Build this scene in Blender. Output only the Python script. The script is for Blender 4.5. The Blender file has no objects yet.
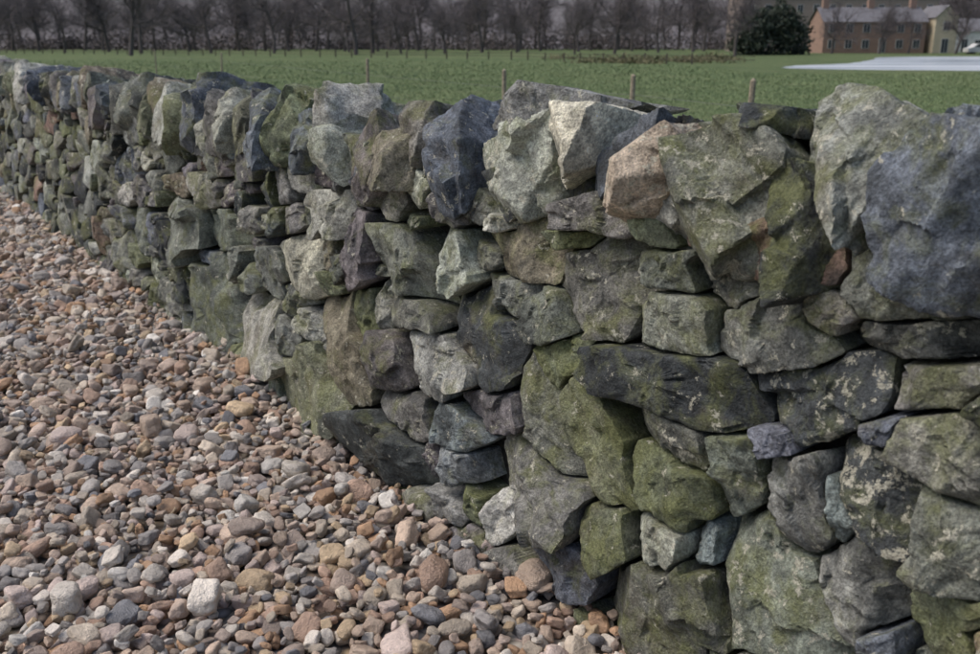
import bpy, math, random, time, bmesh, numpy as np
from mathutils import Vector
T0=time.time()
rng=np.random.default_rng(11)
scene=bpy.context.scene
# ---------------------------------------------------------------- layout of the wall
H=1.4; TH=math.atan(284/941)
D=np.array([-.57,.82]); D/=np.linalg.norm(D); P0=np.array([.27,1.98])   # run of the wall
N=np.array([-.82,-.57]); N/=np.linalg.norm(N)                            # outward normal of the face
BAT=.1                                                                    # batter
def wall(s,z,w):
    s=np.asarray(s,float); z=np.asarray(z,float); w=np.asarray(w,float)
    o=w-BAT*z
    return np.stack([P0[0]+s*D[0]+o*N[0], P0[1]+s*D[1]+o*N[1], z+0*s],-1)
# outlines of individual stones on the wall face: (distance along wall, height) in cm
cope="""-58 103 -54 117 -58 125 -63 131 -71 130 -82 98 -72 96
-29 124 -36 132 -50 133 -61 129 -58 117 -58 102 -51 107 -40 115
-31 119 -42 118 -48 107 -52 92 -45 88 -37 99
-8 123 -25 128 -34 121 -37 103 -33 93 -22 93 -13 109
-19 128 -34 128 -32 121 -22 122
1 104 -8 119 -14 109 -19 100 -2 95
9 111 4 121 -7 127 -12 119 -3 99 7 101
25 116 7 123 -6 130 -16 129 -2 120 1 98 14 97 25 106
40 125 18 127 3 125 18 116 21 99 32 102
71 114 49 121 39 124 34 110 35 96 51 93 63 102
94 117 84 127 69 115 69 97 88 94
85 129 53 130 21 129 24 125 66 115
135 106 110 116 95 110 98 97 123 96
111 123 95 125 89 110 88 96 103 109"""
face="""30 90 16 96 1 95 -2 86 5 73 20 73 29 81
65 89 39 96 30 91 31 83 50 81
7 95 -15 98 -17 91 1 88
3 84 -5 88 -19 89 -22 79 -7 74 2 74
-26 91 -34 95 -39 93 -48 86 -46 82 -34 78 -23 80
-33 77 -57 87 -62 82 -56 73 -46 66 -38 71
-50 91 -63 95 -75 96 -75 92 -62 88 -52 88
-60 86 -74 90 -77 84 -62 79
17 70 -1 75 -28 78 -34 68 -21 64 7 62
83 67 65 74 43 65 41 56 54 49 73 56
105 52 88 58 60 52 74 40 94 35
42 58 32 63 15 39 21 33 37 42
21 59 10 61 -7 43 -6 38 6 34 19 45
7 61 -9 63 -23 61 -29 56 -18 51 -4 56
59 28 39 38 13 34 8 25 27 17 52 19
11 31 -3 36 -9 27 0 19 9 23
-2 49 -14 55 -26 52 -26 44 -14 38 -5 42
-26 61 -37 64 -39 54 -31 45 -26 54
-37 62 -50 68 -56 56 -54 47 -45 42 -39 53
-51 70 -56 73 -71 68 -75 57 -65 56 -56 60
-71 68 -81 67 -84 54 -76 52 -72 56
-63 78 -77 83 -80 80 -82 67 -73 70 -63 72
-29 42 -44 49 -58 41 -61 30 -45 21 -32 28
-52 46 -60 53 -70 50 -71 43 -61 34 -53 40
-70 52 -84 54 -86 44 -76 39 -72 44
-5 35 -13 40 -23 37 -22 29 -11 25
4 12 -9 26 -31 34 -35 29 -32 13 -14 1 1 4
140 12 112 23 78 15 81 7 109 -1 135 -3
194 18 158 30 138 11 147 2 178 -6 193 1
245 31 217 42 194 18 215 5 244 7
306 33 265 43 244 11 276 -1 313 4
365 57 307 67 299 44 338 31
198 62 175 71 161 65 166 52 187 48
144 83 129 85 125 64 139 58
144 55 126 61 123 46 138 42
125 81 103 83 87 77 89 66 113 64
94 86 78 89 66 76 75 68 90 75
63 77 36 80 39 71 57 69
45 78 29 81 20 73 30 66 43 68
34 66 19 73 15 67 25 58 33 59
121 47 105 49 97 36 103 31 117 30
162 46 144 53 120 33 121 23 141 21
116 29 91 35 83 23 94 17 111 20
87 33 68 39 52 34 61 27 83 23
71 41 41 50 34 43 52 36
80 22 61 27 57 19 70 15
38 8 13 20 2 14 5 8 25 4
-24 43 -29 42 -30 34 -25 31
-35 67 -43 69 -46 65 -39 62
-56 75 -65 79 -64 73 -59 72
-15 97 -27 98 -34 94 -26 88 -18 91
-52 64 -59 57 -57 51 -54 55
-65 38 -72 43 -75 37 -66 32
120 62 94 64 82 58 105 52
246 53 200 60 198 42 222 41
300 61 247 69 229 56 292 47
172 87 144 90 144 77 167 73
35 95 16 98 19 93 31 91
-50 105 -58 102 -68 97 -57 94 -52 96"""
def parse(t): return [np.array(l.split(),float).reshape(-1,2)/100 for l in t.split("\n")]
COPE=parse(cope); FACE=parse(face)
G=(.165,.176,.155); B=(.130,.148,.178); DK=(.060,.068,.071); GG=(.165,.182,.120); CR=(.62,.59,.48); PK=(.46,.38,.29)
PU=(.160,.150,.158); RB=(.22,.155,.125); LT=(.36,.37,.33); BR=(.205,.185,.14); LB=(.23,.27,.28); MG=(.225,.23,.215)
cope_c=[(B,.45,.2),(MG,.5,.5),(DK,.7,.3),(G,.6,.5),(DK,.4,.2),(LT,.1,.2),(PK,.0,.6),(B,.0,.1),(CR,.0,.3),(LT,.4,.5),(B,.0,.3),(MG,.1,.4),(BR,.2,.3),(G,.2,.2)]
face_c=[(G,.6,.4),(BR,.6,.3),(G,.4,.3),(LT,.5,.4),(MG,.45,.4),(DK,.4,.6),(G,.4,.4),(MG,.5,.2),(DK,.5,.3),(DK,.3,.3),(LT,.2,.6),(G,.5,.3),(GG,.7,.2),(G,.5,.5),(MG,.4,.3),(GG,.6,.2),(GG,.8,.2),(G,.6,.2),(MG,.1,.2),(DK,.4,.9),(G,.4,.5),(G,.6,.4),(G,.5,.6),(MG,.3,.2),(GG,.6,.2),(LT,.1,.4),(G,.5,.2),(DK,.0,.1),(GG,.4,.4),(LT,.3,.3),(G,.5,.2),(G,.2,.2),(CR,.1,.4),(PU,.1,.1),(GG,1.,.1),(G,.4,.2),(LT,.5,.3),(MG,.2,.2),(G,.3,.4),(GG,.9,.3),(PU,.3,.2),(BR,.2,.2),(G,.3,.3),(LB,.1,.3),(PU,.1,.3),(LB,.1,.3),(B,.1,.1),(LB,.1,.2),(B,0,.1),(B,0,.1),(MG,.4,.4),(LB,0,.2),(B,.1,.1),(G,.3,.2),(G,.3,.3),(G,.2,.2),(LT,.2,.2),(GG,.9,.2),(G,.5,.3)]
PAL=[G,G,G,G,B,B,DK,DK,DK,GG,GG,MG,MG,MG,BR,LT,LT,PU,PU,RB]
def rand_col(): return (PAL[rng.integers(len(PAL))], float(rng.uniform(.1,.75)), float(rng.uniform(.1,.5)))
# ---------------------------------------------------------------- gradient noise
PERM=np.random.default_rng(3).permutation(256).astype(np.int32); PERM=np.concatenate([PERM]*3)
GR=np.random.default_rng(4).normal(size=(256,3)); GR=(GR/np.linalg.norm(GR,axis=1)[:,None]).astype(np.float32)
def perlin(p):
    if len(p)>200000: return np.concatenate([perlin(q) for q in np.array_split(p,len(p)//100000)])
    p=p.astype(np.float32); i=np.floor(p).astype(np.int32); f=p-i; u=f*f*f*(f*(f*6-15)+10); i&=255; r=0
    for dx in (0,1):
        a=PERM[i[:,0]+dx]; wx=u[:,0] if dx else 1-u[:,0]; fx=f[:,0]-dx
        for dy in (0,1):
            b=PERM[a+i[:,1]+dy]; wy=wx*(u[:,1] if dy else 1-u[:,1]); fy=f[:,1]-dy
            for dz in (0,1):
                g=GR[PERM[b+i[:,2]+dz]]
                r=r+(g[:,0]*fx+g[:,1]*fy+g[:,2]*(f[:,2]-dz))*wy*(u[:,2] if dz else 1-u[:,2])
    return r
def fbm(p,sc,oc=4,gain=.5,ridge=False):
    r=0;a=1
    for k in range(oc):
        n=perlin(p*sc+k*17.3); r=r+a*((.3-np.abs(n)) if ridge else n); a*=gain; sc*=2.03
    return r
def make_mesh(name,verts,faces_list,cols=None,pars=None,mat=None,smooth=True,parent=None,sharp=None,link=True):
    me=bpy.data.meshes.new(name)
    nv=len(verts); loops=np.concatenate([f.ravel() for f in faces_list]); sizes=np.concatenate([np.full(len(f),f.shape[1]) for f in faces_list])
    me.vertices.add(nv); me.vertices.foreach_set("co",np.ascontiguousarray(verts,dtype=np.float32).ravel())
    me.loops.add(len(loops)); me.loops.foreach_set("vertex_index",loops.astype(np.int32))
    me.polygons.add(len(sizes)); st=np.concatenate([[0],np.cumsum(sizes)[:-1]])
    me.polygons.foreach_set("loop_start",st.astype(np.int32)); me.polygons.foreach_set("loop_total",sizes.astype(np.int32))
    me.polygons.foreach_set("use_smooth",np.full(len(sizes),smooth)); me.update(calc_edges=True)
    if sharp: me.set_sharp_from_angle(angle=math.radians(sharp))
    for nm,a in (("Col",cols),("Par",pars)):
        if a is not None:
            at=me.color_attributes.new(nm,'FLOAT_COLOR','POINT'); aa=np.ones((nv,4),np.float32); aa[:,:3]=a; at.data.foreach_set("color",aa.ravel())
    ob=bpy.data.objects.new(name,me)
    if link: scene.collection.objects.link(ob)
    if mat: me.materials.append(mat)
    if parent: ob.parent=parent
    return ob
class NT:
    def __init__(s,name):
        s.m=bpy.data.materials.new(name); s.m.use_nodes=True; s.t=s.m.node_tree; s.t.nodes.clear()
        s.o=s.n('ShaderNodeOutputMaterial'); s.b=s.n('ShaderNodeBsdfPrincipled'); s.l(s.b.outputs[0],s.o.inputs[0])
    def n(s,t,**k):
        x=s.t.nodes.new(t)
        for a,v in k.items(): setattr(x,a,v)
        return x
    def l(s,a,b): s.t.links.new(a,b)
    def noise(s,co,sc,det=6,rough=.6,dist=0):
        x=s.n('ShaderNodeTexNoise'); x.inputs['Scale'].default_value=sc; x.inputs['Detail'].default_value=det
        x.inputs['Roughness'].default_value=rough; x.inputs['Distortion'].default_value=dist
        s.l(co,x.inputs['Vector']); return x.outputs['Fac']
    def rng(s,v,a,b,c,d):
        x=s.n('ShaderNodeMapRange'); s.put(v,x.inputs[0])
        for i,q in enumerate((a,b,c,d)): s.put(q,x.inputs[i+1])
        return x.outputs[0]
    def put(s,v,i):
        if isinstance(v,(int,float)): i.default_value=v
        elif isinstance(v,tuple): i.default_value=(*v,1) if len(v)==3 and len(i.default_value)==4 else v
        else: s.l(v,i)
    def math(s,op,a,b=0,c=0):
        x=s.n('ShaderNodeMath',operation=op); s.put(a,x.inputs[0]); s.put(b,x.inputs[1]); s.put(c,x.inputs[2]); return x.outputs[0]
    def mix(s,f,a,b,bt='MIX'):
        x=s.n('ShaderNodeMix',data_type='RGBA',blend_type=bt); s.put(f,x.inputs[0]); s.put(a,x.inputs[6]); s.put(b,x.inputs[7]); return x.outputs[2]
    def ramp(s,v,st,interp='LINEAR'):
        x=s.n('ShaderNodeValToRGB'); cr=x.color_ramp; cr.interpolation=interp
        while len(cr.elements)<len(st): cr.elements.new(.5)
        for e,(p,cc) in zip(cr.elements,st): e.position=p; e.color=(*cc,1)
        s.l(v,x.inputs[0]); return x.outputs[0]
    def bump(s,h,d,st=1,nrm=None):
        x=s.n('ShaderNodeBump'); x.inputs['Distance'].default_value=d; x.inputs['Strength'].default_value=st
        s.l(h,x.inputs['Height'])
        if nrm: s.l(nrm,x.inputs['Normal'])
        return x.outputs[0]
# ---------------------------------------------------------------- stone material
m=NT("lichened_stone")
col=m.n('ShaderNodeAttribute',attribute_name="Col"); par=m.n('ShaderNodeAttribute',attribute_name="Par")
sep=m.n('ShaderNodeSeparateColor'); m.l(par.outputs['Color'],sep.inputs[0])
geo=m.n('ShaderNodeNewGeometry')
cmb=m.n('ShaderNodeCombineXYZ'); m.l(m.math('MULTIPLY',sep.outputs[0],37.),cmb.inputs[0]); m.l(m.math('MULTIPLY',sep.outputs[0],91.),cmb.inputs[2])
add=m.n('ShaderNodeVectorMath',operation='ADD'); m.l(geo.outputs['Position'],add.inputs[0]); m.l(cmb.outputs[0],add.inputs[1]); co=add.outputs[0]
n1=m.noise(co,8,6,.65); n2=m.noise(co,42,4,.75); n3=m.noise(co,170,2,.7); n4=m.noise(co,10,6,.68,.5); n6=m.noise(co,5,4,.65)
c=m.mix(1,col.outputs['Color'],m.rng(n1,.3,.7,.48,1.65),'MULTIPLY')
c=m.mix(1,c,m.rng(n2,.32,.68,.5,1.55),'MULTIPLY')
c=m.mix(m.rng(n6,.54,.68,0,.32),c,(.22,.18,.12))            # iron staining
c=m.mix(m.rng(n6,.47,.34,0,.65),c,(.040,.046,.048))         # dark algae
up=m.n('ShaderNodeSeparateXYZ'); m.l(geo.outputs['Normal'],up.inputs[0])
mth=m.math('ADD',m.math('MULTIPLY',sep.outputs[1],.19),m.math('MULTIPLY',up.outputs[2],.04))
mo=m.rng(m.math('ADD',n4,mth),.56,.74,0,.70)
c=m.mix(mo,c,m.mix(n2,(.075,.088,.026),(.24,.26,.11)))
li=m.rng(m.math('ADD',m.noise(co,24,5,.75,.3),m.math('MULTIPLY',sep.outputs[2],.15)),.645,.68,0,.85)
c=m.mix(li,c,m.mix(n2,(.32,.32,.25),(.66,.64,.54)))
c=m.mix(1,c,m.rng(n3,.3,.7,.6,1.4),'MULTIPLY')
m.l(c,m.b.inputs['Base Color']); m.put(m.rng(n1,.3,.7,.9,.55),m.b.inputs['Roughness']); m.b.inputs['Specular IOR Level'].default_value=.3
b1=m.bump(m.noise(co,26,6,.78),.016,1)
b2=m.bump(n3,.003,1,b1); m.l(b2,m.b.inputs['Normal'])
STONE=m.m
# ---------------------------------------------------------------- face stones
S_MIN,S_MAX=-1.8,15
def gauge(P,c0=None):
    c0=P.mean(0) if c0 is None else c0
    Q=P-c0; a=np.arctan2(Q[:,1],Q[:,0]); Q=Q[np.argsort(a)]
    E=np.roll(Q,-1,0)-Q; n=np.stack([E[:,1],-E[:,0]],1); L=np.linalg.norm(n,axis=1); ok=L>1e-4; n=n[ok]/L[ok][:,None]; h=(n*Q[ok]).sum(1)
    return c0,n/np.maximum(h,.012)[:,None]
def gval(st,p): return ((p-st[0])@st[1].T).max(-1)
stones=[]
for P,cc in zip(FACE,face_c):
    c0,g=gauge(P); stones.append([c0,g,cc,np.abs(P-c0).max()])
CS=np.zeros((4000,2)); CS[:len(stones)]=[s[0] for s in stones]
for it in range(15000):
    s=rng.uniform(S_MIN,S_MAX); z=rng.uniform(-.02,1.04); p=np.array([s,z]); big=it<7000
    near=np.where(np.abs(CS[:len(stones),0]-s)+np.abs(CS[:len(stones),1]-z)<.38)[0]
    sc=1 if s<4 else 1.2
    a=(rng.uniform(.09,.15) if big else rng.uniform(.045,.085))*sc; b=a*rng.uniform(.38,.70)
    if len(near):
        if min(np.linalg.norm(stones[j][0]-p)-.55*min(stones[j][3],.2) for j in near)<(.80*b+.014): continue
        if min(gval(stones[j],p) for j in near)<1.25: continue
    ang=rng.choice([rng.normal(0,.16),rng.normal(.7,.25),rng.normal(1.4,.3)],p=[.66,.22,.12])
    k=rng.integers(4,7); t=rng.uniform(0,2*np.pi)+(np.arange(k)+rng.uniform(-.25,.25,k))*2*np.pi/k; rr=rng.uniform(.85,1.15,k)
    Q=np.stack([a*rr*np.cos(t),b*rr*np.sin(t)],1); R=np.array([[math.cos(ang),math.sin(ang)],[-math.sin(ang),math.cos(ang)]])
    c0,g=gauge(Q@R+p,p); CS[len(stones)]=p; stones.append([c0,g,rand_col(),a])
C=CS[:len(stones)]
def chips(P,W,cn,am,ts,scale,r):
    dm=P.shape[-1]; cc=W[r.integers(0,len(W),cn)]; d2=((W[:,None,:]-cc)**2).sum(-1)/scale**2
    wgt=np.exp(-(d2-d2.min(1,keepdims=True))*34); wgt/=wgt.sum(1,keepdims=True)
    off=r.uniform(-am,am,cn); sl=r.normal(0,ts,(cn,dm)); val=off+((P[:,None,:]-cc)*sl).sum(-1); return (wgt*val).sum(1)
PX=[];NF=[];F4=[];F3=[];CO=[];PA=[];vo=0
for i,st in enumerate(stones):
    sc=st[0]; lod=0 if sc[0]<2.2 else (1 if sc[0]<5 else 2); M=(110,64,36)[lod]
    th=np.linspace(0,2*np.pi,M,endpoint=False); d=np.stack([np.cos(th),np.sin(th)],1)
    gd=(d@st[1].T).max(1); rmax=np.minimum(1.38/np.maximum(gd,1e-3),.38)
    T=np.linspace(0.02,1,44); pts=sc+d[:,None,:]*(rmax[:,None]*T[None])[...,None]; own=gd[:,None]*rmax[:,None]*T[None]
    near=np.where((np.abs(C-sc).sum(1)<.65)&(np.arange(len(C))!=i))[0]; oth=np.full(own.shape,9.)
    for j in near: oth=np.minimum(oth,((pts-C[j])@stones[j][1].T).max(-1))
    df=oth-own; bad=df<0; has=bad.any(1); k1=np.where(has,bad.argmax(1),len(T)-1); k0=np.maximum(k1-1,0); ii=np.arange(M)
    fr=np.where(has&(k1>0),df[ii,k0]/np.maximum(df[ii,k0]-df[ii,k1],1e-6),1); r=rmax*(T[k0]+(T[k1]-T[k0])*np.clip(fr,0,1))
    if lod<2: r=.12*np.roll(r,1)+.76*r+.12*np.roll(r,-1)
    r=r-rng.uniform(.002,.009)
    if np.median(r)<.014: continue
    r=np.maximum(r,.006); R0=np.median(r)
    e=np.stack([np.cos(th),np.sin(th),0*th+i*.37],1)
    r=r*(1+.04*perlin(e*2.5+i)+.04*perlin(e*7+i*2)) - .004*np.abs(perlin(e*13+i))
    tt=[np.array([.08,.17,.26,.35,.44,.52,.6,.68,.75,.82,.88,.93,.97,1,1.,.99,.95,.86]),np.array([.13,.3,.45,.6,.72,.83,.91,.97,1,1.,.97,.86]),np.array([.3,.6,.82,.95,1,.97,.86])][lod]
    nb=(4,3,2)[lod]; dep=[[.01,.03,.075,.15],[.02,.07,.15],[.05,.15]][lod]
    loc=d[None]*(r[None,:,None]*tt[:,None,None]); sh=loc.shape[:2]; hp=np.full(sh,9.)
    for k in range(rng.integers(2,5)):
        aa=rng.uniform(0,2*np.pi); sl=rng.uniform(.15,.8); offk=rng.uniform(.4,.95)*R0
        hp=np.minimum(hp, sl*(offk-(loc@np.array([math.cos(aa),math.sin(aa)]))))
    hp=np.minimum(hp,rng.uniform(.01,.10)*R0)+loc@rng.normal(0,.14,2)
    lf=loc.reshape(-1,2); ex=np.full((len(lf),1),i*1.3)
    wl=lf+(.2*R0)*np.stack([perlin(np.concatenate([lf/R0*1.6,ex+q],1)) for q in (0,7.7)],-1)
    if lod<2:
        for cn,am,ts in ((6,.006,.11),(20,.003,.11)): hp=hp+chips(lf,wl,cn,am,ts,R0*2/math.sqrt(cn),rng).reshape(sh)
    base=rng.uniform(-.014,.036); wv=base+hp-.005*min(1,R0/.05)*(tt[:,None]**14)
    for q in range(nb): wv[len(tt)-nb+q]=wv[len(tt)-nb-1]-dep[q]
    sz=sc+loc; p3=np.stack([sz[...,0],sz[...,1],wv],-1).reshape(-1,3); p3=np.concatenate([p3,[[sc[0],sc[1],wv[0].mean()]]])
    PX.append(p3); NF.append(np.tile([i*3.1,min(1,R0/.06),i*1.7],(len(p3),1)))
    nr=len(tt); ia=np.arange(M); ib=(ia+1)%M
    for k in range(nr-1): F4.append(np.stack([vo+k*M+ia,vo+(k+1)*M+ia,vo+(k+1)*M+ib,vo+k*M+ib],1))
    F3.append(np.stack([np.full(M,vo+nr*M),vo+ia,vo+ib],1))
    (cr,cg,cb),mo_,li_=st[2]; v=rng.uniform(.75,1.25)
    CO.append(np.tile(np.array([cr,cg,cb])*v*rng.uniform(.96,1.04,3),(len(p3),1))); PA.append(np.tile([rng.uniform(),mo_,li_],(len(p3),1))); vo+=len(p3)
p3=np.concatenate(PX); nf=np.concatenate(NF); q=p3+nf*[1,0,1]; amp=nf[:,1]
dn=fbm(q,8,2)*.008*amp+fbm(q,28,3,.6,True)*.008*amp
p3[:,0]+=perlin(q*15+50)*.006*amp; p3[:,1]+=perlin(q*15+90)*.006*amp; p3[:,2]=np.maximum(p3[:,2]+dn,-.2)
root=bpy.data.objects.new("dry_stone_wall",None); scene.collection.objects.link(root)
make_mesh("face_stones",wall(p3[:,0],p3[:,1],p3[:,2]),[np.concatenate(F4),np.concatenate(F3)],np.concatenate(CO),np.concatenate(PA),STONE,parent=root,sharp=38)
# ---------------------------------------------------------------- cope stones
def ico(level):
    bm=bmesh.new(); bmesh.ops.create_icosphere(bm,subdivisions=level,radius=1)
    v=np.array([x.co[:] for x in bm.verts]); f=np.array([[y.index for y in x.verts] for x in bm.faces]); bm.free(); return v/np.linalg.norm(v,axis=1)[:,None],f
ICO={k:ico(k) for k in (2,3,4,5,6)}
V=[];F=[];CO=[];PA=[];vo=0
def add_cope(P,cc,idx,w0=None,w1=None,lv=None):
    global vo
    c0=P.mean(0); lv=lv or (6 if c0[0]<1.4 else (5 if c0[0]<3 else 4)); dirs,fc=ICO[lv]
    g0,g=gauge(P)
    w1=rng.uniform(.02,.09) if w1 is None else w1; w0=-rng.uniform(.32,.42) if w0 is None else w0
    cw=(w0+w1)/2; hw=(w1-w0)/2; pl=[]; ext=1/np.linalg.norm(g,axis=1); R=np.median(ext)
    for n in g:
        L=np.linalg.norm(n); nn=n/L; h=.985/L
        if nn[1]>.25: tn=rng.uniform(.08,.3); v=np.array([nn[0],nn[1],-tn]); hh=h-tn*abs(cw-.02)
        else: tn=rng.normal(0,.08); v=np.array([nn[0],nn[1],tn]); hh=h
        k=np.linalg.norm(v); pl.append(v/k/max(hh/k,.02))
    for sg in (1,-1):
        v=np.array([rng.normal(0,.3),rng.normal(.08,.12),sg]); v/=np.linalg.norm(v); pl.append(v/hw)
    for k in range(6):
        v=rng.normal(size=3); v[2]=abs(v[2])*(1 if k<4 else -1); v/=np.linalg.norm(v)
        sup=math.sqrt((v[0]*R*1.1)**2+(v[1]*R*1.4)**2+(v[2]*hw*.95)**2); pl.append(v/(sup*rng.uniform(.97,1.18)))
    pl=np.array(pl); dd=dirs*np.array([R,R*1.4,hw]); dd/=np.linalg.norm(dd,axis=1)[:,None]
    q=np.maximum(dd@pl.T,1e-4)/5; pw=90; mx=q.max(1); r=1/(5*mx*(((q/mx[:,None])**pw).sum(1))**(1/pw))
    p=dd*r[:,None]; qq=p+idx*2.7
    n=fbm(qq,7,2)*.012+fbm(qq,22,3,.6,True)*.010
    if lv>3:
        wl=p+.025*np.stack([perlin(qq*12+a) for a in (3,13,23)],1)
        n=n+chips(p,wl,9,.009,.10,.13,rng)+chips(p,wl,36,.004,.10,.06,rng)
    p=p+dd*n[:,None]
    V.append(wall(c0[0]+p[:,0],c0[1]+p[:,1],cw+p[:,2])); F.append(fc+vo)
    (cr,cg,cb),mo_,li_=cc; CO.append(np.tile(np.array([cr,cg,cb])*rng.uniform(.96,1.04,3)*rng.uniform(.88,1.15),(len(p),1))); PA.append(np.tile([rng.uniform(),mo_,li_],(len(p),1))); vo+=len(p)
for i,(P,cc) in enumerate(zip(COPE,cope_c)): add_cope(P,cc,i)
CPAL=[G,G,DK,MG,MG,LT,LT,B,B,BR,PU,GG,DK]
def gen(s0,s1,st):
    s=s0;i=st
    while s<s1:
        wd=rng.uniform(.11,.25); h=rng.uniform(.24,.36); zb=rng.uniform(.88,.95); sh=rng.normal(.08,.07); k=rng.uniform(.1,.4,4)
        P=np.array([[s-wd*.4*k[0],zb],[s+wd*(1-.3*k[1]),zb+.01],[s+wd+.02,zb+h*.5],[s+wd*.8+sh,zb+h*rng.uniform(.7,.95)],[s+wd*.3+sh,zb+h],[s-.02+sh*.5,zb+h*.6]])
        add_cope(P,(CPAL[rng.integers(len(CPAL))],float(rng.uniform(0,.5)),float(rng.uniform(.1,.5))),i); s+=wd*.92; i+=1
gen(1.2,S_MAX,100); gen(S_MIN,-.85,400)
s=S_MIN;i=700
while s<S_MAX:
    wd=rng.uniform(.12,.2); h=rng.uniform(.13,.2); zb=.94
    add_cope(np.array([[s,zb],[s+wd,zb],[s+wd,zb+h],[s+wd*.5,zb+h+.02],[s,zb+h]]),rand_col(),i,-.38,-.07,4 if s<4 else 3); s+=wd*.95; i+=1
make_mesh("cope_stones",np.concatenate(V),[np.concatenate(F)],np.concatenate(CO),np.concatenate(PA),STONE,parent=root,sharp=38)
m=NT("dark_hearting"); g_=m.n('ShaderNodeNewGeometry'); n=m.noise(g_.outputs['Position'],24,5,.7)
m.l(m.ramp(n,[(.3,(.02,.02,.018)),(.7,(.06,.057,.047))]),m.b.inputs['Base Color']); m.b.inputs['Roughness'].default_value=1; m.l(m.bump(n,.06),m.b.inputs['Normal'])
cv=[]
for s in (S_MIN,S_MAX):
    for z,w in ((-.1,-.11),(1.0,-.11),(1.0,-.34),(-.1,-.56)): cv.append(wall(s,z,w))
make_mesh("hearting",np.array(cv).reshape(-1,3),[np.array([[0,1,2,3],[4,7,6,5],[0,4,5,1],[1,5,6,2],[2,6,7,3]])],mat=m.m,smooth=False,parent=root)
# ---------------------------------------------------------------- gravel
m=NT("gravel_pebble"); oi=m.n('ShaderNodeObjectInfo'); tc=m.n('ShaderNodeTexCoord')
pal=[(0,(.54,.38,.29)),(.08,(.61,.48,.38)),(.19,(.69,.60,.49)),(.31,(.34,.32,.31)),(.38,(.50,.47,.44)),(.46,(.77,.71,.63)),(.56,(.54,.35,.22)),(.62,(.59,.47,.39)),(.72,(.27,.275,.295)),(.77,(.66,.51,.34)),(.83,(.64,.53,.48)),(.91,(.44,.36,.31)),(.95,(.84,.81,.75))]
bc=m.ramp(oi.outputs['Random'],pal,'CONSTANT')
cm=m.n('ShaderNodeCombineXYZ'); m.l(m.math('MULTIPLY',oi.outputs['Random'],500.),cm.inputs[0])
ad=m.n('ShaderNodeVectorMath',operation='ADD'); m.l(tc.outputs['Object'],ad.inputs[0]); m.l(cm.outputs[0],ad.inputs[1])
n1=m.noise(ad.outputs[0],1.6,4,.65,.4); n2=m.noise(ad.outputs[0],9,3,.75)
wn=m.n('ShaderNodeTexWhiteNoise',noise_dimensions='1D'); m.l(m.math('MULTIPLY',oi.outputs['Random'],977.),wn.inputs['W'])
c=m.mix(1,bc,m.rng(n1,.3,.7,.72,1.2),'MULTIPLY'); c=m.mix(1,c,m.rng(n2,.3,.7,.78,1.15),'MULTIPLY')
c=m.mix(1,c,m.rng(wn.outputs['Value'],0,1,.6,1.1),'MULTIPLY')
m.l(c,m.b.inputs['Base Color']); m.put(m.rng(wn.outputs['Value'],0,1,.32,.75),m.b.inputs['Roughness'])
m.l(m.bump(n2,.05,.5),m.b.inputs['Normal']); PEB=m.m
pc=bpy.data.collections.new("gravel_pebbles")
for k in range(22):
    dirs,fc=ICO[4]; r2=np.random.default_rng(100+k)
    K=r2.integers(3,8); pn=r2.normal(size=(K,3)); pn/=np.linalg.norm(pn,axis=1)[:,None]; pn=np.concatenate([pn,np.eye(3),-np.eye(3)])
    hh=r2.uniform(.8,1.05,len(pn)); q=np.maximum(dirs@(pn/hh[:,None]).T,1e-4); pw=r2.choice([2.6,3,3.5,4,5,8]); r=(q**pw).sum(1)**(-1/pw); r/=r.mean()
    p=dirs*r[:,None]; p*=np.array([1,r2.uniform(.65,.95),r2.uniform(.45,.72)])*.5; p+=p*(perlin(dirs*1.5+k*5)[:,None]*.25+perlin(dirs*5+k*5)[:,None]*.03)
    ob=make_mesh("pebble_%d"%k,p,[fc],mat=PEB,link=False); pc.objects.link(ob)
def scatter(smin,smax,spacing,n,pw=2.0,yr=(.4,13)):
    cell={}; out=[]; ys=yr[0]+(yr[1]-yr[0])*rng.uniform(0,1,n); a=-.62*ys-1.6; b=P0[0]-(ys-P0[1])*.695+.05; xs=a+(b-a)*rng.uniform(0,1,n)
    keep=rng.uniform(0,1,n)<(b-a)/4.5; xs=xs[keep];ys=ys[keep]; sz=smin+(smax-smin)*rng.uniform(0,1,len(xs))**pw
    for x,y,s in zip(xs.tolist(),ys.tolist(),sz.tolist()):
        r=s*spacing; ci,cj=int(x//.1),int(y//.1); good=True
        for q in ((0,0),(1,0),(-1,0),(0,1),(0,-1),(1,1),(1,-1),(-1,1),(-1,-1)):
            for (x2,y2,r2) in cell.get((ci+q[0],cj+q[1]),()):
                if (x-x2)**2+(y-y2)**2<((r+r2)*.5)**2: good=False;break
            if not good:break
        if good: cell.setdefault((ci,cj),[]).append((x,y,r)); out.append((x,y,s))
    return np.array(out)
def ground_z(x,y): return fbm(np.stack([x,y,0*x],1),1.1,3)*.05
A=scatter(.038,.080,.70,90000); Bq=scatter(.028,.105,.80,110000,2.0); Cq=scatter(.03,.115,1.6,9000,2.4)
pts=np.concatenate([np.column_stack([A,np.full(len(A),.002)]),np.column_stack([Bq,np.full(len(Bq),.022)]),np.column_stack([Cq,np.full(len(Cq),.042)])])
gz=ground_z(pts[:,0],pts[:,1]); me=bpy.data.meshes.new("gravel"); me.vertices.add(len(pts))
me.vertices.foreach_set("co",np.stack([pts[:,0],pts[:,1],pts[:,3]+gz+rng.uniform(-.006,.006,len(pts))],1).astype(np.float32).ravel())
a=me.attributes.new("psize",'FLOAT','POINT'); a.data.foreach_set("value",pts[:,2].astype(np.float32))
rot=np.stack([rng.normal(0,.4,len(pts)),rng.normal(0,.4,len(pts)),rng.uniform(0,6.28,len(pts))],1)
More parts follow.
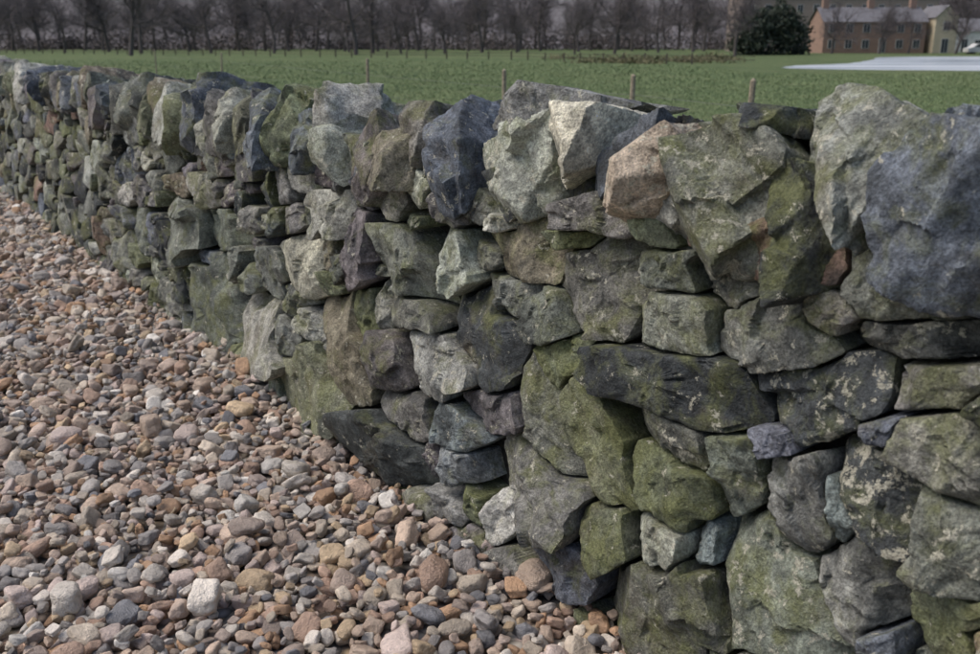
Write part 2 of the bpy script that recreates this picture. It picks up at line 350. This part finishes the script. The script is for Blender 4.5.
a=me.attributes.new("prot",'FLOAT_VECTOR','POINT'); a.data.foreach_set("vector",rot.astype(np.float32).ravel())
a=me.attributes.new("pidx",'INT','POINT'); a.data.foreach_set("value",rng.integers(0,22,len(pts)).astype(np.int32))
gob=bpy.data.objects.new("gravel",me); scene.collection.objects.link(gob)
ng=bpy.data.node_groups.new("gravel_scatter",'GeometryNodeTree')
ng.interface.new_socket("Geometry",in_out='INPUT',socket_type='NodeSocketGeometry'); ng.interface.new_socket("Geometry",in_out='OUTPUT',socket_type='NodeSocketGeometry')
gi=ng.nodes.new('NodeGroupInput'); go=ng.nodes.new('NodeGroupOutput'); ip=ng.nodes.new('GeometryNodeInstanceOnPoints'); ci=ng.nodes.new('GeometryNodeCollectionInfo')
ci.inputs['Collection'].default_value=pc; ci.inputs['Separate Children'].default_value=True; ci.inputs['Reset Children'].default_value=True
def attr(nm,ty):
    x=ng.nodes.new('GeometryNodeInputNamedAttribute'); x.data_type=ty; x.inputs['Name'].default_value=nm; return x.outputs[0]
ip.inputs['Pick Instance'].default_value=True
ng.links.new(gi.outputs[0],ip.inputs['Points']); ng.links.new(ci.outputs[0],ip.inputs['Instance']); ng.links.new(attr("pidx",'INT'),ip.inputs['Instance Index'])
e2r=ng.nodes.new('FunctionNodeEulerToRotation'); ng.links.new(attr("prot",'FLOAT_VECTOR'),e2r.inputs[0]); ng.links.new(e2r.outputs[0],ip.inputs['Rotation'])
ng.links.new(attr("psize",'FLOAT'),ip.inputs['Scale']); ng.links.new(ip.outputs[0],go.inputs[0])
md=gob.modifiers.new("scatter",'NODES'); md.node_group=ng
m=NT("gravel_bed"); g_=m.n('ShaderNodeNewGeometry'); vo_=m.n('ShaderNodeTexVoronoi'); vo_.inputs['Scale'].default_value=22; m.l(g_.outputs['Position'],vo_.inputs['Vector'])
sc_=m.n('ShaderNodeSeparateColor'); m.l(vo_.outputs['Color'],sc_.inputs[0])
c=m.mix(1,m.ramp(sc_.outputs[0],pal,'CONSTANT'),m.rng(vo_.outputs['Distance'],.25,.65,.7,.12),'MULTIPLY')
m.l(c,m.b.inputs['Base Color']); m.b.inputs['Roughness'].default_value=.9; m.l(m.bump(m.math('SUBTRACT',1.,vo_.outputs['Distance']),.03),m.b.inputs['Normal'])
ns,nt=170,110
SS,WW=np.meshgrid(np.linspace(-4,24,ns),np.linspace(-.05,9,nt),indexing='ij')
X=P0[0]+SS*D[0]+WW*N[0]; Y=P0[1]+SS*D[1]+WW*N[1]; Z=ground_z(X.ravel(),Y.ravel())-.008
def grid(nx,ny):
    idx=np.arange(nx*ny).reshape(nx,ny); return np.stack([idx[:-1,:-1],idx[1:,:-1],idx[1:,1:],idx[:-1,1:]],-1).reshape(-1,4)
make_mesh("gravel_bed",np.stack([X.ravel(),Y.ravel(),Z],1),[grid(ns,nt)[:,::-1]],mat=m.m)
# ---------------------------------------------------------------- field
m=NT("pasture_turf"); g_=m.n('ShaderNodeNewGeometry'); P_=g_.outputs['Position']
n1=m.noise(P_,.06,5,.6); n2=m.noise(P_,.5,6,.75); n3=m.noise(P_,6,4,.75)
c=m.ramp(n1,[(.3,(.095,.140,.063)),(.5,(.118,.163,.075)),(.7,(.145,.182,.086))])
c=m.mix(m.rng(n2,.48,.68,0,.6),c,(.165,.172,.095)); c=m.mix(m.rng(n2,.46,.34,0,.5),c,(.07,.11,.046)); c=m.mix(1,c,m.rng(n3,.3,.7,.55,1.45),'MULTIPLY')
m.l(c,m.b.inputs['Base Color']); m.b.inputs['Roughness'].default_value=.95; m.b.inputs['Specular IOR Level'].default_value=.1
m.l(m.bump(m.math('ADD',n3,m.math('MULTIPLY',n2,2.)),.15,.9),m.b.inputs['Normal'])
make_mesh("ground",np.array([[-1500,-300,-.12],[1500,-300,-.12],[1500,2500,-.12],[-1500,2500,-.12]],float),[np.array([[0,1,2,3]])],mat=m.m,smooth=False)
nb_=240000; yy=7+83*rng.uniform(0,1,nb_)**1.5; xx=rng.uniform(-.75,.75,nb_)*yy+rng.normal(0,1,nb_); rel=(xx-P0[0])*N[0]+(yy-P0[1])*N[1]
k=(rel<-.9)&~((yy>50)&(xx>14))&(rng.uniform(0,1,nb_)>(yy-25)/65); xx=xx[k];yy=yy[k]
hb=rng.uniform(.015,.05,len(xx))*(1+.8*perlin(np.stack([xx*.5,yy*.5,0*xx],1)))*(.8+yy/60); an=rng.uniform(0,6.28,len(xx)); wb=rng.uniform(.005,.010,len(xx))*(yy/12)
b0=np.stack([xx,yy,0*xx-.122],1); dx_=np.stack([np.cos(an)*wb,np.sin(an)*wb,0*an],1); tip=b0+np.stack([rng.normal(0,.7,len(xx))*hb,rng.normal(0,.7,len(xx))*hb,hb],1)
gvv=np.stack([b0-dx_,b0+dx_,tip],1).reshape(-1,3)
m=NT("grass_blade"); g_=m.n('ShaderNodeNewGeometry'); n1=m.noise(g_.outputs['Position'],3,3,.7)
m.l(m.ramp(n1,[(.3,(.135,.195,.085)),(.55,(.19,.255,.12)),(.7,(.25,.28,.15))]),m.b.inputs['Base Color']); m.b.inputs['Roughness'].default_value=.8
make_mesh("pasture_grass",gvv,[np.arange(len(gvv)).reshape(-1,3)],mat=m.m,smooth=False)
# flood pond: rippled sheet, pale and dark reflections painted into its colour, irregular shore
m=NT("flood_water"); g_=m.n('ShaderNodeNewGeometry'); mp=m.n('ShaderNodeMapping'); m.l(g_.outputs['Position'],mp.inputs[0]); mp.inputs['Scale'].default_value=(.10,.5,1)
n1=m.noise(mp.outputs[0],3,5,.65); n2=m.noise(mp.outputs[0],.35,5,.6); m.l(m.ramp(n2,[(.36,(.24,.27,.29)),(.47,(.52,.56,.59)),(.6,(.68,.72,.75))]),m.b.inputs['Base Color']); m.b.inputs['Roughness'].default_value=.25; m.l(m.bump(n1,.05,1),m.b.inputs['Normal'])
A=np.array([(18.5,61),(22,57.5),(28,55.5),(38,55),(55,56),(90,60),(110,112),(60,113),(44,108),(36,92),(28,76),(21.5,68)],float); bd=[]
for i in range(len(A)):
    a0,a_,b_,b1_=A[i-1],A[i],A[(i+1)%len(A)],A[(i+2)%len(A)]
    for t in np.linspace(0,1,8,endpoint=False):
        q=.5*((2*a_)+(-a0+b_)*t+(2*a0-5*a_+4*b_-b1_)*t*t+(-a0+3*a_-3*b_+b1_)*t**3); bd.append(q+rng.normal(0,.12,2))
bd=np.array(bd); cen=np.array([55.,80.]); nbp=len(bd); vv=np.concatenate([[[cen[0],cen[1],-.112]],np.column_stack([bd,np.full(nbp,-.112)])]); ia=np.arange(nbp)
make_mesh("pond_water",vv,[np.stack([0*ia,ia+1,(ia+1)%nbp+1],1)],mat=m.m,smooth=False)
def flat(name,c,var=.25,sc=6,rough=.85,bump=.01):
    m=NT(name); g=m.n('ShaderNodeNewGeometry'); n=m.noise(g.outputs['Position'],sc,4,.7)
    m.l(m.mix(1,tuple(c),m.rng(n,.3,.7,1-var,1+var),'MULTIPLY'),m.b.inputs['Base Color']); m.b.inputs['Roughness'].default_value=rough
    m.b.inputs['Specular IOR Level'].default_value=.2
    if bump: m.l(m.bump(n,bump),m.b.inputs['Normal'])
    return m.m
WOOD=flat("weathered_wood",(.30,.26,.20),.4,25); DKW=flat("dark_wood",(.10,.09,.075),.4,10)
BARK=flat("bark",(.105,.093,.092),.4,8,bump=0); TWIG=flat("twigs",(.14,.125,.13),.3,.4,bump=0)
class MB:
    def __init__(s): s.v=[];s.f4=[];s.n=0
    def box(s,a,b,rot=0,org=(0,0,0)):
        x0,y0,z0=a;x1,y1,z1=b; v=np.array([[x0,y0,z0],[x1,y0,z0],[x1,y1,z0],[x0,y1,z0],[x0,y0,z1],[x1,y0,z1],[x1,y1,z1],[x0,y1,z1]],float)
        c,q=math.cos(rot),math.sin(rot); v=np.stack([v[:,0]*c-v[:,1]*q,v[:,0]*q+v[:,1]*c,v[:,2]],1)+np.array(org)
        s.v.append(v); s.f4.append(np.array([[0,3,2,1],[4,5,6,7],[0,1,5,4],[1,2,6,5],[2,3,7,6],[3,0,4,7]])+s.n); s.n+=8
    def quad(s,p): s.v.append(np.array(p,float)); s.f4.append(np.array([[0,1,2,3]])+s.n); s.n+=4
    def tube(s,a,b,ra,rb,k=5):
        a=np.array(a,float);b=np.array(b,float);d=b-a;L=math.sqrt(d@d)
        if L<1e-6:return
        d/=L; h=(0,0,1) if abs(d[2])<.9 else (1,0,0)
        u=np.array([d[1]*h[2]-d[2]*h[1],d[2]*h[0]-d[0]*h[2],d[0]*h[1]-d[1]*h[0]]);u/=math.sqrt(u@u);w=np.array([d[1]*u[2]-d[2]*u[1],d[2]*u[0]-d[0]*u[2],d[0]*u[1]-d[1]*u[0]])
        t=np.arange(k)*2*np.pi/k; ring=np.cos(t)[:,None]*u+np.sin(t)[:,None]*w
        s.v.append(np.concatenate([a+ring*ra,b+ring*rb])); i=np.arange(k);j=(i+1)%k
        s.f4.append(np.stack([i,j,j+k,i+k],1)+s.n); s.n+=2*k
    def make(s,name,mat,parent=None,smooth=False,link=True): return make_mesh(name,np.concatenate(s.v),[np.concatenate(s.f4)],mat=mat,smooth=smooth,parent=parent,link=link)
fen=bpy.data.objects.new("wire_fence",None); scene.collection.objects.link(fen)
posts=[(2.9,5.6),(2.08,7.8),(1.43,9.76),(.17,11.4),(-2.0,15.9),(-7.6,27.5),(-13,38)]
mb=MB()
for x,y in posts:
    l=rng.normal(0,.02,2); h_=1.12+rng.normal(0,.025); mb.tube((x,y,-.2),(x+l[0],y+l[1],h_),.03,.025,8); mb.tube((x+l[0],y+l[1],h_),(x+l[0],y+l[1],h_+.02),.025,.008,8)
mb.make("posts",WOOD,fen)
mb=MB()
for (x,y),(x2,y2) in zip(posts,posts[1:]):
    for z in (.3,.6,.9): mb.tube((x,y,z),(x2,y2,z),.0014,.0014,4)
mb.make("wires",flat("wire",(.2,.2,.2),.1,5,.5),fen)
rf=bpy.data.objects.new("rail_fence",None); scene.collection.objects.link(rf)
mb=MB(); pl_=[np.array(q,float) for q in ((-95,165),(-40,125),(2,92),(15,72),(19,70))]
for p,q in zip(pl_,pl_[1:]):
    L=np.linalg.norm(q-p); k=int(L/2.6); an=math.atan2(*(q-p)[::-1])
    for i in range(k): r=p+(q-p)*(i+rng.uniform(-.1,.1))/max(k,1); mb.box((-.05,-.05,-.2),(.05,.05,rng.uniform(.6,.8)),an,(*r,-.05))
    for z in (.3,.55): mb.box((0,-.1,z-.02),(L,-.06,z+.02),an,(*p,-.08))
mb.make("rails",DKW,rf)
# ---------------------------------------------------------------- trees
def tree(mt,mw,h,seed,detail=4,fork=3):
    r=np.random.default_rng(seed)
    def grow(p,d,L,rad,lv):
        seg=3 if lv<2 else 2; q=p
        for i in range(seg):
            d=d+r.normal(0,.10+.05*lv,3); d[2]+=.05; d/=math.sqrt(d@d); q2=q+d*L/seg; r0=rad*(1-.45*i/seg); r1=rad*(1-.45*(i+1)/seg)
            (mt if lv<2 else mw).tube(q,q2,r0,r1,6 if lv==0 else (4 if lv<2 else 3))
            if lv<detail and (lv>0 or i>0 or L<h*.3):
                for _ in range(r.integers(2,fork+2)):
                    o=q+(q2-q)*r.uniform(0,1); nd=d*.55+r.normal(0,.55,3); nd[2]+=.1; nd/=math.sqrt(nd@nd); grow(o,nd,L*r.uniform(.45,.7),max(r0*.5,.012),lv+1)
            q=q2
    grow(np.array([0,0,-.2]),np.array([0,0,1.]),h*.55,h*.02,0)
tr=bpy.data.objects.new("distant_tree_row",None); scene.collection.objects.link(tr)
TM=[]
for k in range(6):
    mt,mw=MB(),MB(); tree(mt,mw,12,500+k); a=mt.make("t",BARK,link=False); b=mw.make("w",TWIG,link=False); TM.append((a.data,b.data))
def put_tree(x,y,sc,k,parent):
    a_=rng.uniform(0,6.28)
    for nm,md_ in zip(("trunk","branches"),TM[k]):
        o=bpy.data.objects.new(nm,md_); scene.collection.objects.link(o); o.parent=parent; o.location=(x,y,-.1); o.rotation_euler=(0,0,a_); o.scale=(sc*1.15,sc*1.15,sc)
for row,(y0,y1,st,s0,s1) in enumerate(((140,165,7.5,.7,1.15),(175,200,5,.9,1.3),(215,245,4.5,1.1,1.6))):
    x=-165
    while x<165:
        if not (row==0 and 38<x<84) and not (row==1 and 44<x<90): put_tree(x,rng.uniform(y0,y1)-max(0,x)*.05,rng.uniform(s0,s1),rng.integers(6),tr)
        x+=st*rng.uniform(.5,1.5)
for k,(x,y,s) in enumerate([(-17.5,128,1.1),(-44,120,1.0),(29,116,.8),(66,139,.75),(49.5,142,.75),(56,141,.7),(61,143,.6)]):
    o=bpy.data.objects.new("bare_tree",None); scene.collection.objects.link(o); put_tree(x,y,s,k%6,o)
LEAF=flat("evergreen_leaf",(.05,.064,.048),.5,1.2,bump=0); HEDG=flat("hedge_twig",(.135,.118,.117),.3,.5,bump=0)
def clump(name,blobs,n,size,mat):
    v=[];f=[];k=0
    for (x,y,z,rx,ry,rz) in blobs:
        d=rng.normal(size=(n,3)); d/=np.linalg.norm(d,axis=1)[:,None]; rad=rng.uniform(.45,1.05,(n,1))*(1+.5*perlin(d*2+x)[:,None]); p=d*rad*[rx,ry,rz]+[x,y,z]; p=p[p[:,2]>-.2]
        m_=len(p); a=rng.normal(size=(m_,3));a/=np.linalg.norm(a,axis=1)[:,None]; b=np.cross(a,rng.normal(size=(m_,3)));b/=np.linalg.norm(b,axis=1)[:,None]
        s_=size*rng.uniform(.5,1.3,(m_,1)); q=np.stack([p-a*s_,p+b*s_*.5,p+a*s_,p-b*s_*.5],1).reshape(-1,3); v.append(q); f.append(np.arange(m_*4).reshape(-1,4)+k); k+=m_*4
    return make_mesh(name,np.concatenate(v),[np.concatenate(f)],mat=mat,smooth=False)
clump("evergreen_shrub",[(36.5,128,2.0,3.2,3,3.6),(33,126,1.5,2.6,2.5,2.8),(40,130,1.8,2.4,2.5,3.4),(38,129,4,2.,2,2.6),(34.5,127,3.6,1.8,2,2.2)],1700,.3,LEAF)
clump("woodland_undergrowth",[(x+rng.normal(0,2),rng.uniform(205,235),.6,7,3,rng.uniform(1.5,5)) for x in np.arange(-170,160,5)],1100,.32,HEDG)
clump("reed_bed",[(x,rng.uniform(74,96),-.1,rng.uniform(1,2.6),1.6,rng.uniform(.3,.7)) for x in np.arange(7,23,1.3)],400,.14,flat("reeds",(.15,.145,.085),.4,1,bump=0))
m=NT("wooded_ridge"); g_=m.n('ShaderNodeNewGeometry'); mp=m.n('ShaderNodeMapping'); m.l(g_.outputs['Position'],mp.inputs[0]); mp.inputs['Scale'].default_value=(1,.4,.4)
n1=m.noise(mp.outputs[0],.5,7,.75); n2=m.noise(mp.outputs[0],.04,4)
c=m.ramp(n1,[(.3,(.165,.155,.165)),(.5,(.22,.21,.222)),(.72,(.275,.265,.278))]); c=m.mix(m.rng(n2,.45,.6,0,.4),c,(.17,.175,.165))  # air haze painted into the ridge's pale mauve tones
m.l(c,m.b.inputs['Base Color']); m.b.inputs['Roughness'].default_value=1; m.b.inputs['Specular IOR Level'].default_value=0
nx,ny=360,24; XX,YY=np.meshgrid(np.linspace(-420,420,nx),np.linspace(0,1,ny),indexing='ij')
x_,y_=XX.ravel(),YY.ravel(); ZZ=(y_**.7)*(34+12*perlin(np.stack([x_*.015,y_*1.5,0*x_],1)+5))+fbm(np.stack([x_,y_*60,0*x_],1),.11,3,.6)*2.5*y_
make_mesh("wooded_hill",np.stack([x_,260+y_*90,ZZ-.3],1),[grid(nx,ny)],mat=m.m,smooth=True)
# ---------------------------------------------------------------- houses
BRK=flat("brick",(.29,.20,.16),.2,3); SLT=flat("slate",(.17,.17,.185),.2,2); CRM=flat("cream_render",(.52,.46,.34),.08,1); WHT=flat("white_paint",(.70,.70,.68),.05,1)  # brick kept low in saturation, distance haze put into its colour
m=NT("window_glass"); m.b.inputs['Base Color'].default_value=(.05,.06,.07,1); m.b.inputs['Roughness'].default_value=.08; GLS=m.m
def house(name,x,y,w,dep,eave,ridge,wallmat,cols,rows,chim=(),gable_front=False):
    r=bpy.data.objects.new(name,None); scene.collection.objects.link(r); o=(x,y,-.12)
    b=MB(); b.box((0,0,0),(w,dep,eave),0,o); b.make("walls",wallmat,r); ov=.3
    T=lambda a,b_,c_:(x+a,y+b_,c_-.12)
    b=MB(); g=MB()
    if gable_front:
        b.quad([T(-ov,-ov,eave-.05),T(w/2,-ov,ridge),T(w/2,dep+ov,ridge),T(-ov,dep+ov,eave-.05)]); b.quad([T(w+ov,-ov,eave-.05),T(w+ov,dep+ov,eave-.05),T(w/2,dep+ov,ridge),T(w/2,-ov,ridge)])
        for yy in (0.,dep): g.quad([T(0,yy,eave),T(w,yy,eave),T(w/2+.01,yy,ridge-.15),T(w/2-.01,yy,ridge-.15)])
    else:
        b.quad([T(-ov,-ov,eave-.05),T(w+ov,-ov,eave-.05),T(w+ov,dep/2,ridge),T(-ov,dep/2,ridge)]); b.quad([T(-ov,dep+ov,eave-.05),T(-ov,dep/2,ridge),T(w+ov,dep/2,ridge),T(w+ov,dep+ov,eave-.05)])
        for xx_ in (0.,w): g.quad([T(xx_,0,eave),T(xx_,dep/2-.01,ridge-.15),T(xx_,dep/2+.01,ridge-.15),T(xx_,dep,eave)])
    b.make("roof",SLT,r); g.make("gables",wallmat,r)
    g=MB();fr=MB(); rh=eave/rows
    for i in range(cols):
        for j in range(rows):
            cx=w*(i+.5)/cols; z0=j*rh+.75; z1=z0+1.2
            if j==0 and i==cols//2: z0=.1;z1=2.1
            fr.box((cx-.55,-.05,z0-.06),(cx+.55,-.01,z1+.06),0,o); g.box((cx-.48,-.07,z0),(cx-.03,-.052,z1),0,o); g.box((cx+.03,-.07,z0),(cx+.48,-.052,z1),0,o)
    fr.make("window_frames",WHT,r); g.make("windows",GLS,r)
    if chim:
        b=MB()
        for cx in chim: b.box((cx-.45,dep/2-.4,ridge-.8),(cx+.45,dep/2+.4,ridge+1.1),0,o)
        b.make("chimneys",BRK,r)
house("brick_house",50.8,150,15.5,7,4.6,6.8,BRK,6,2,(1,8,14.5))
house("cream_cottage",67.2,149,3.4,7,5.2,7.0,CRM,1,2,(),True)
house("large_brick_building",47,184,36,12,9.5,13.0,flat("brick_pale",(.30,.25,.22),.15,3),12,3,(4,15,28))
house("white_cottage",74,165,9,6,3.4,5.5,WHT,4,1,(2,))
car=bpy.data.objects.new("parked_car",None); scene.collection.objects.link(car)
def extr(name,prof,y0,y1,mat,org,parent):
    n=len(prof); v=[(org[0]+a,org[1]+y0,org[2]+b) for a,b in prof]+[(org[0]+a,org[1]+y1,org[2]+b) for a,b in prof]
    f=[tuple(range(n)),tuple(range(2*n-1,n-1,-1))]+[(i,i+n,(i+1)%n+n,(i+1)%n) for i in range(n)]
    me=bpy.data.meshes.new(name); me.from_pydata(v,[],f); me.materials.append(mat); o=bpy.data.objects.new(name,me); scene.collection.objects.link(o); o.parent=parent
co_=(70.5,141,-.12); extr("body",[(-2.1,.25),(-2.15,.75),(-1.5,.9),(-.8,1.4),(.7,1.42),(1.4,.95),(2.1,.85),(2.15,.3)],-.85,.85,WHT,co_,car)
extr("side_windows",[(-1.25,.95),(-.75,1.33),(.65,1.35),(1.15,.97)],-.87,.87,GLS,co_,car)
b=MB()
for wx in (-1.35,1.35): b.tube((co_[0]+wx,co_[1]-.9,.2),(co_[0]+wx,co_[1]+.9,.2),.32,.32,16)
b.make("wheels",DKW,car)
# ---------------------------------------------------------------- light
w=bpy.data.worlds.new("World"); scene.world=w; w.use_nodes=True; nt_=w.node_tree; bg=nt_.nodes['Background']
sk=nt_.nodes.new('ShaderNodeTexSky'); sk.sky_type='NISHITA'; sk.sun_disc=False
EL,AZ=math.radians(55),math.radians(-88)
sk.sun_elevation=EL; sk.sun_rotation=AZ; sk.dust_density=5; sk.air_density=1.0; sk.ozone_density=1.2
nt_.links.new(sk.outputs[0],bg.inputs[0]); bg.inputs[1].default_value=.15
sl=bpy.data.lights.new("sun",'SUN'); sl.energy=1.25; sl.angle=math.radians(35); sl.color=(1,.95,.90)
so=bpy.data.objects.new("sun",sl); scene.collection.objects.link(so)
dv=Vector((math.sin(AZ)*math.cos(EL),math.cos(AZ)*math.cos(EL),math.sin(EL))); so.rotation_euler=dv.to_track_quat('Z','Y').to_euler()
cam=bpy.data.cameras.new("camera"); cam.sensor_width=36; cam.lens=941/980*36; cam.clip_end=5000; cam.clip_start=.05
cam.dof.use_dof=True; cam.dof.focus_distance=2.6; cam.dof.aperture_fstop=5.0
cob=bpy.data.objects.new("camera",cam); scene.collection.objects.link(cob); cob.location=(0,0,H); cob.rotation_euler=(math.radians(90)-TH,0,0); scene.camera=cob
scene.view_settings.view_transform='Standard'; scene.view_settings.look='None'; scene.view_settings.exposure=0
print("done",time.time()-T0)
